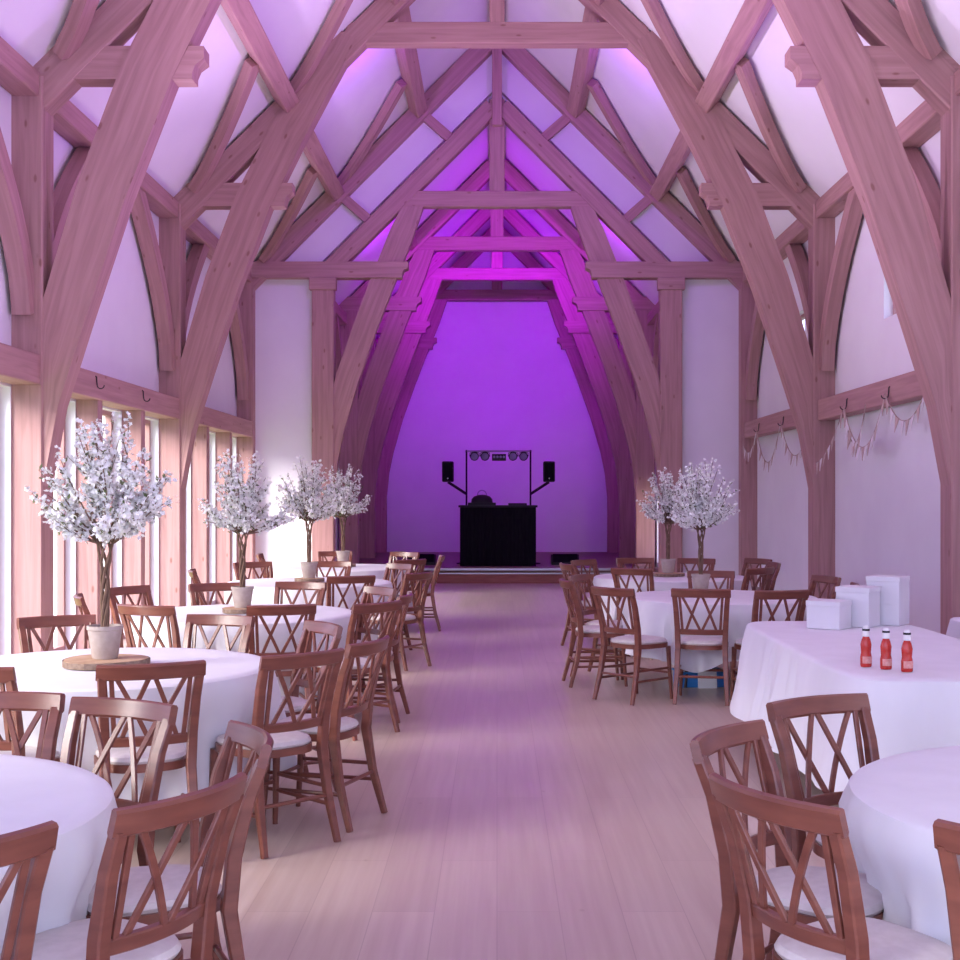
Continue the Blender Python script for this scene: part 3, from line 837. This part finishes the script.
# --- table H
chair(1.56, 9.95, (.20, .98), 'dark cross-back chair backing camera squarely, above the blue crate', G['H'])
chair(0.89, 10.1, (.74, .66), 'cross-back chair angled at left front of the blue crate table', G['H'])
chair(0.58, 11.1, (.97, .1), 'pale chair edge-on at aisle side of blue crate table', G['H'])
chair(0.74, 11.75, (.88, -.45), 'chair behind the edge-on aisle chair on the right side', G['H'])
chair(2.04, 12.4, (-.15, -.98), 'chair behind blue crate table, overlapping the nearer right blossom tree trunk', G['H'])
chair(2.15, 9.8, (-.25, .96), 'dark cross-back chair left of the white boxes, backing the camera', G['H'])
chair(2.78, 11.5, (-.93, -.3), 'chair at right side of blue crate table, near the wall post', G['H'])
chair(2.86, 10.55, (-.95, .25), 'dark chair tops peeping out behind the white boxes', G['H'])
# --- table I
chair(1.33, 12.85, (.5, .86), 'cross-back chair between the two far right tables', G['I'])
chair(0.8, 13.8, (.95, .2), 'pale chair at aisle side of the furthest right table', G['I'])
chair(.98, 14.6, (.75, -.66), 'dark chair at far aisle corner of the furthest right table', G['I'])
chair(1.6, 15.05, (.1, -1), 'chair directly behind furthest right table, left of the blossom trees', G['I'])
chair(2.29, 14.95, (-.4, -.91), 'chair behind furthest right table, just right of the blossom trunks', G['I'])
chair(2.9, 14.0, (-.98, -.05), 'dark chair at right side of furthest right table', G['I'])
chair(2.63, 12.95, (-.66, .75), 'dark cross-back chair right of the two blossom trees', G['I'])
chair(3.0, 14.9, (-.86, -.5), 'chair rearmost right, turned away near the partition wall', G['I'])

# tables + cloths (after chairs so the linen can fall in front of the seats)
for i, (k, (x, y)) in enumerate(TB.items()):
    round_table(x, y, R, 'round folding table under linen: ' + TL[k])
    near = [c for c in CHAIRS if (c[0] - x) ** 2 + (c[1] - y) ** 2 < 1.5 ** 2]
    cloth((x, y), outline_round(R), 100 + i, hem=(.36 if k == 'F' else .30 if k == 'H' else .20), corner=.10, chairs=near, rot=.5 + i * .37, label='white linen cloth draping the ' + TL[k])
# the long ketchup table and a second one beside it
def long_table(x0, x1, y0, y1, label, clabel, seed):
    cx_, cy_ = (x0 + x1) / 2, (y0 + y1) / 2; hx, hy = (x1 - x0) / 2, (y1 - y0) / 2
    t = thing('trestle_table', label, 'table', (cx_, cy_, 0))
    bm = BM(); box(bm, -hx + .13, hx - .13, -hy + .13, hy - .13, .71, .742, .01); link('table_top', bm, 'slice', t)
    for a in (-1, 1):
        for b in (-1, 1):
            bm = BM(); tube(bm, [(a * (hx - .15), b * (hy - .25), 0), (a * (hx - .15), b * (hy - .25), .715)], .018, 8); link('leg', bm, 'iron', t)
    near = [c for c in CHAIRS if abs(c[0] - cx_) < hx + .3 and abs(c[1] - cy_) < hy + .3]
    cloth((cx_, cy_), outline_rect(hx, hy, 7), seed, hem=.20, corner=0, chairs=near, nth=300, flare=.09, amp=.045, label=clabel)
long_table(1.64, 2.76, 6.0, 8.9, 'long rectangular table under linen, carrying ketchup bottles and white boxes', 'long white linen cloth under the ketchup bottles and white boxes', 7)
long_table(3.14, 3.84, 7.0, 9.2, 'narrow side table under linen against the right wall beside ketchup table', 'white linen cloth on the narrow side table against the right wall', 8)

# ------------------------------------------------------------------ blossom trees
def make_tree(seed, nb=34, dens=1.0):
    rnd = random.Random(seed)
    t = thing('blossom_tree', '', 'potted tree')
    bm = BM(); lathe(bm, [(.001, .0), (.062, .0), (.068, .01), (.088, .15), (.094, .155), (.094, .175), (.084, .175), (.08, .15), (.001, .148)], 28, cap=False); po = link('pot', bm, 'pot', t, True)
    bm = BM(); lathe(bm, [(.078, .148), (.05, .158), (.001, .163)], 18, cap=False); link('moss', bm, 'soil', po, True)
    bm = BM()
    tops = []
    for k in range(5):
        a0 = 2 * PI * k / 5
        pts = []
        for i in range(15):
            q = i / 14
            a = a0 + q * 4.2
            r_ = .013 + .007 * math.sin(q * 3.1) + (.03 * max(0, q - .7) / .3)
            pts.append((r_ * math.cos(a), r_ * math.sin(a) * .9, .15 + .46 * q))
        tube(bm, pts, .01, 7, rs=[.0105 - .003 * i / 14 for i in range(15)])
        tops.append(pts[-1])
    link('trunk', bm, 'bark', t, True)
    bb = BM(); fl = BM(); lf = BM()
    def flower(p, nrm, r_):
        nrm = nrm.normalized()
        a = nrm.orthogonal().normalized(); b = nrm.cross(a)
        rot = rnd.random() * 6.28
        c = fl.verts.new(p)
        for k in range(5):
            an = rot + k * 2 * PI / 5
            d = a * math.cos(an) + b * math.sin(an); e = nrm.cross(d)
            v1 = fl.verts.new(p + d * r_ * .6 + e * r_ * .42 + nrm * r_ * .22)
            v2 = fl.verts.new(p + d * r_ * 1.05 + nrm * r_ * .42)
            v3 = fl.verts.new(p + d * r_ * .6 - e * r_ * .42 + nrm * r_ * .22)
            fl.faces.new((c, v1, v2, v3))
    def rv(s=1): return Vector((rnd.gauss(0, s), rnd.gauss(0, s), rnd.gauss(0, s)))
    for i in range(nb):
        st_ = Vector(tops[i % 5])
        az = i * 2.399 + rnd.uniform(-.25, .25)
        el = math.radians(rnd.choice([14, 24, 36, 50, 64, 78]) + rnd.uniform(-7, 7))
        L = (.27 + .23 * math.sin(el)) * rnd.uniform(.82, 1.1) + (.07 if el > 1.1 else 0)
        d = Vector((math.cos(el) * math.cos(az), math.cos(el) * math.sin(az), math.sin(el)))
        pts = []
        for k in range(8):
            q = k / 7
            p = st_ + d * L * q + Vector((0, 0, .07 * q * q)) + Vector((math.cos(az + 1.5), math.sin(az + 1.5), 0)) * .03 * math.sin(q * 3)
            pts.append(p)
        tube(bb, pts, .005, 5, rs=[.0065 - .0045 * k / 7 for k in range(8)])
        paths = [(pts, .30, 46)]
        for w in range(3):
            q0 = rnd.uniform(.35, .8); ip = int(q0 * 7); s0 = pts[ip]
            dd = (d + rv(.45)).normalized(); dd.z = abs(dd.z) * .8 + .12
            l2 = rnd.uniform(.09, .2)
            sp = [s0 + dd * l2 * k / 4 for k in range(5)]
            tube(bb, sp, .003, 4, rs=[.0035, .003, .0025, .002, .0015])
            paths.append((sp, .15, 24))
        for (pp, q0, nf) in paths:
            m = len(pp) - 1
            for f_ in range(int(nf * dens)):
                q = rnd.uniform(q0, 1.04); k = min(int(q * m), m - 1); u = q * m - k
                p = pp[k].lerp(pp[k + 1], u) + rv(.014)
                flower(p, rv(1) + Vector((0, 0, .4)), rnd.uniform(.010, .0175))
            for f_ in range(int(nf * .09)):
                q = rnd.uniform(.05, 1); k = min(int(q * m), m - 1)
                p = pp[k].lerp(pp[k + 1], q * m - k) + rv(.01)
                dn = rv(1).normalized(); sd = dn.orthogonal().normalized(); ln = rnd.uniform(.025, .045)
                a = lf.verts.new(p); b = lf.verts.new(p + dn * ln * .5 + sd * .010); c = lf.verts.new(p + dn * ln); e = lf.verts.new(p + dn * ln * .5 - sd * .010)
                lf.faces.new((a, b, c, e))
    br = link('branches', bb, 'bark', t, True)
    o = link('blossom', fl, 'petal', br); o['kind'] = 'stuff'
    o = link('leaves', lf, 'leaf', br); o['kind'] = 'stuff'
    return t
def log_slice(x, y, r, label):
    rnd = random.Random(int(x * 100 + y * 10))
    t = thing('log_slice', label, 'log slice', (x, y, .757))
    bm = BM(); k = 36
    rr = [r * (1 + .04 * math.sin(3 * 2 * PI * j / k + 1) + .02 * rnd.uniform(-1, 1)) for j in range(k)]
    a = [bm.verts.new((rr[j] * math.cos(2 * PI * j / k), rr[j] * math.sin(2 * PI * j / k), 0)) for j in range(k)]
    b = [bm.verts.new((v.co.x, v.co.y, .03)) for v in a]
    for j in range(k): bm.faces.new((a[j], a[(j + 1) % k], b[(j + 1) % k], b[j]))
    bm.faces.new(a)
    link('bark_rim', bm, 'slicebark', t)
    bm = BM(); c = [bm.verts.new((v[0] * .97, v[1] * .97, .031)) for v in [(rr[j] * math.cos(2 * PI * j / k), rr[j] * math.sin(2 * PI * j / k)) for j in range(k)]]
    c2 = [bm.verts.new((v.co.x, v.co.y, .0285)) for v in c]
    bm.faces.new(c); bm.faces.new(c2)
    for j in range(k): bm.faces.new((c[j], c[(j + 1) % k], c2[(j + 1) % k], c2[j]))
    link('cut_face', bm, 'slice', t)
trees = [(TB['B'][0] + .0, TB['B'][1], .94, 'tallest white blossom tree in stone pot, on second left table', .21, 'round log slice under the tallest blossom tree'),
         (TB['C'][0], TB['C'][1], .88, 'white blossom tree in stone pot on third left table', .15, 'round log slice under the tree on third left table'),
         (TB['D'][0], TB['D'][1], .93, 'white blossom tree in pot on fourth left table', .15, 'round log slice under the tree on fourth left table'),
         (TB['E'][0], TB['E'][1], .92, 'white blossom tree on furthest left table, against the partition', .15, 'round log slice under the tree on furthest left table'),
         (1.74, TB['H'][1], .87, 'nearer and right-hand of two white blossom trees on the right', .15, 'log slice under the right-hand tree of the right-hand pair'),
         (1.83, TB['I'][1], .86, 'further and left-hand of two white blossom trees on the right', .17, 'log slice under the left-hand tree of the right-hand pair')]
tp = None
for i, (x, y, sc, lab, sr, sl) in enumerate(trees):
    if i == 0: o = tp = make_tree(5)
    else: o = copy_tree(tp)
    o.location = (x, y, .789); o.scale = (sc,) * 3; o.rotation_euler = (0, 0, 2.1 + i * 1.3)
    tag(o, lab, 'potted tree')
    log_slice(x, y, sr, sl)

# ------------------------------------------------------------------ items on the ketchup table
def on_table(x, y, z=.752):
    s = (y - VY) / (H0 - z); return (x - VX) / s, F / s
def white_box(x, y, w, d, h, rz, label, dy=0):
    X, D = on_table(x, y)
    t = thing('display_box', label, 'box', (X * (D + .12 + dy) / D, D + .12 + dy, .754), rz, 'white boxes on the ketchup table')
    bm = BM(); box(bm, -w / 2, w / 2, -d / 2, d / 2, 0, h, .003); link('carton', bm, 'white_box', t)
    bm = BM(); box(bm, -w / 2 - .004, w / 2 + .004, -d / 2 - .004, d / 2 + .004, h - .03, h + .003, .002); link('lid', bm, 'white_box', t)
white_box(829, 630, .22, .21, .175, -.62, 'lowest of three white boxes, leftmost at back of ketchup table')
white_box(858, 630, .22, .21, .255, -.62, 'middle-height white box between the lowest and the tallest', .13)
white_box(888, 630, .22, .21, .315, -.62, 'tallest of three white boxes, rightmost at back of ketchup table', .26)
def bottle(x, y, label):
    X, D = on_table(x, y)
    t = thing('ketchup_bottle', label, 'sauce bottle', (X, D, .754), .2, 'ketchup bottles')
    bm = BM(); lathe(bm, [(.001, 0), (.026, 0), (.029, .006), (.029, .05), (.025, .07), (.0265, .09), (.028, .11), (.022, .135), (.015, .15), (.013, .158), (.001, .158)], 20, cap=False)
    for v in bm.verts: v.co.y *= .78
    link('bottle_body', bm, 'ketchup', t, True)
    bm = BM(); lathe(bm, [(.017, .150), (.019, .153), (.018, .178), (.001, .178)], 18); link('cap_skirt', bm, 'cap', t, True)
    bm = BM(); lathe(bm, [(.0185, .178), (.0185, .188), (.001, .188)], 18); link('seal_band', bm, 'black', t, True)
    bm = BM(); lathe(bm, [(.015, .188), (.013, .200), (.007, .203), (.001, .203)], 18); link('cap_top', bm, 'cap', t, True)
    bm = BM()
    for k in range(9):
        pass
    pr = []
    for k in range(11):
        a = -PI * .82 + PI * .64 * k / 10
        pr.append((math.cos(a), math.sin(a)))
    lo = [bm.verts.new((.0300 * c, .0300 * .8 * s, .018)) for c, s in pr]; hi = [bm.verts.new((.0300 * c, .0300 * .8 * s, .052)) for c, s in pr]
    for k in range(10): bm.faces.new((lo[k], lo[k + 1], hi[k + 1], hi[k]))
    link('paper_label', bm, 'label', t, True)
bottle(866, 667, 'leftmost of three red ketchup bottles')
bottle(886, 669.5, 'middle one of three red ketchup bottles')
bottle(907, 672, 'rightmost of three red ketchup bottles')

# blue crate with white sheet under table H
t = thing('storage_crate', 'blue plastic crate on the floor under a right-hand table', 'crate', (1.72, 11.05, 0), .12)
bm = BM()
for (a, b, c, d) in ((-.19, .19, -.14, -.12), (-.19, .19, .12, .14), (-.19, -.17, -.12, .12), (.17, .19, -.12, .12)):
    box(bm, a, b, c, d, 0, .12, .003)
box(bm, -.17, .17, -.12, .12, 0, .02)
link('crate_body', bm, 'blue', t)
bm = BM(); box(bm, -.205, .205, -.155, .155, .115, .13, .004); link('crate_lid', bm, 'blue', t)
o = None
bm = BM(); box(bm, -.08, .08, -.004, .004, 0, .16); o = link('paper_sheet', bm, 'paper'); o.location = (1.76, 10.86, 0); o.rotation_euler = (-.12, 0, .1); tag(o, 'white paper sheet leaning on the blue crate', 'paper')

# ------------------------------------------------------------------ outside (seen through left windows)
bm = BM()
rnd = random.Random(4)
nx, ny = 60, 5
segs = []
for i in range(121):
    y = -5 + i * .3
    segs.append((y, 1.5 + .12 * math.sin(y * 1.7) + rnd.uniform(-.06, .06), rnd.uniform(-.08, .08)))
pv = None
for (y, h, dx) in segs:
    ring = [bm.verts.new((-12.2 + dx, y, -.1)), bm.verts.new((-12.1 + dx, y, h * .6)), bm.verts.new((-12.3 + dx, y, h)), bm.verts.new((-13.1 - dx, y, h)), bm.verts.new((-13.4 - dx, y, -.1))]
    if pv:
        for j in range(5): bm.faces.new((pv[j], pv[(j + 1) % 5], ring[(j + 1) % 5], ring[j]))
    else: bm.faces.new(ring)
    pv = ring
bm.faces.new(pv)
tag(link('hedge', bm, 'hedge', smooth=True), 'green clipped hedge outside beyond the left windows', 'hedge')

# ------------------------------------------------------------------ light
w = bpy.data.worlds.new('sky'); S.world = w; w.use_nodes = True
nt = w.node_tree; bg = nt.nodes['Background']
bg.inputs['Color'].default_value = (0.70, 0.76, 1.28, 1); bg.inputs['Strength'].default_value = 3.0

def light(kind, name, loc, energy, color, rot=None, target=None, **kw):
    l = bpy.data.lights.new(name, kind); l.energy = energy; l.color = color
    for k, v in kw.items(): setattr(l, k, v)
    o = bpy.data.objects.new(name, l); COL.objects.link(o); o.location = loc
    if target is not None:
        o.rotation_euler = (Vector(target) - Vector(loc)).to_track_quat('-Z', 'Y').to_euler()
    elif rot: o.rotation_euler = rot
    return o
light('SUN', 'sun', (-10, 5, 12), 13.0, (1.0, .94, .88), target=(-10 + 10, 5 + 5.5, 12 - 6.6), angle=math.radians(38))

VIO = (0.40, 0.0, 1.0)
rad = math.radians
for sg in (-1, 1):
    light('SPOT', 'stage_led', (sg * .9, T4 + .25, 6.3), 470, VIO, target=(sg * .3, YB, 5.6), spot_size=rad(95), spot_blend=1, shadow_soft_size=.06)
    light('SPOT', 'stage_led', (sg * 2.3, T4 + 1.2, .5), 150, (.5, 0, 1), target=(sg * .4, T4 + 1.5, 7), spot_size=rad(90), spot_blend=1, shadow_soft_size=.06)
    light('SPOT', 'partition_led', (sg * 2.3, T3 + .5, 5.6), 420, (.45, 0, 1), target=(0, T4, 6.6), spot_size=rad(100), spot_blend=1, shadow_soft_size=.05)
    # LEDs on the back of the second truss collar, washing the partition gable
    light('SPOT', 'gable_led', (sg * 1.5, T2 + .3, 7.3), 190, (.36, .03, 1.0), target=(sg * .8, T3, 6.6), spot_size=rad(120), spot_blend=1, shadow_soft_size=.06)
    # added spots without fixtures: daylight-bounce fill and violet wash on the opposite roof slope
    colr = (.80, .58, 1.0) if sg < 0 else (.52, .20, 1.0)
    for y, e in ((6.0, 480), (9.2, 620), (14.0, 680), (18.8, 230)):
        light('SPOT', 'roof_fill', (sg * 3.85, y, 3.0), e * (1.3 if sg < 0 else .9), colr, target=(-sg * 1.9, y - (1.2 if y > 12 else -.5), 7.4), spot_size=rad(105), spot_blend=1, shadow_soft_size=.15)
light('SPOT', 'warm_lamp', (2.85, T3 + .9, 1.0), 90, (1.0, .72, .40), target=(2.84, T4, 1.1), spot_size=rad(40), spot_blend=1, shadow_soft_size=.05)

# ------------------------------------------------------------------ camera
cam = bpy.data.cameras.new('camera'); co = bpy.data.objects.new('camera', cam); COL.objects.link(co)
co.location = (0, 0, H0); co.rotation_euler = (PI / 2, 0, 0)
cam.sensor_width = 36; cam.lens = 36 * F / 960
cam.shift_x = -(VX - 480) / 960; cam.shift_y = (VY - 480) / 960
cam.clip_end = 200
S.camera = co
S.view_settings.view_transform = 'Standard'; S.view_settings.look = 'None'
S.view_settings.gamma = 1; S.view_settings.exposure = 0.15
S.view_settings.use_curve_mapping = False
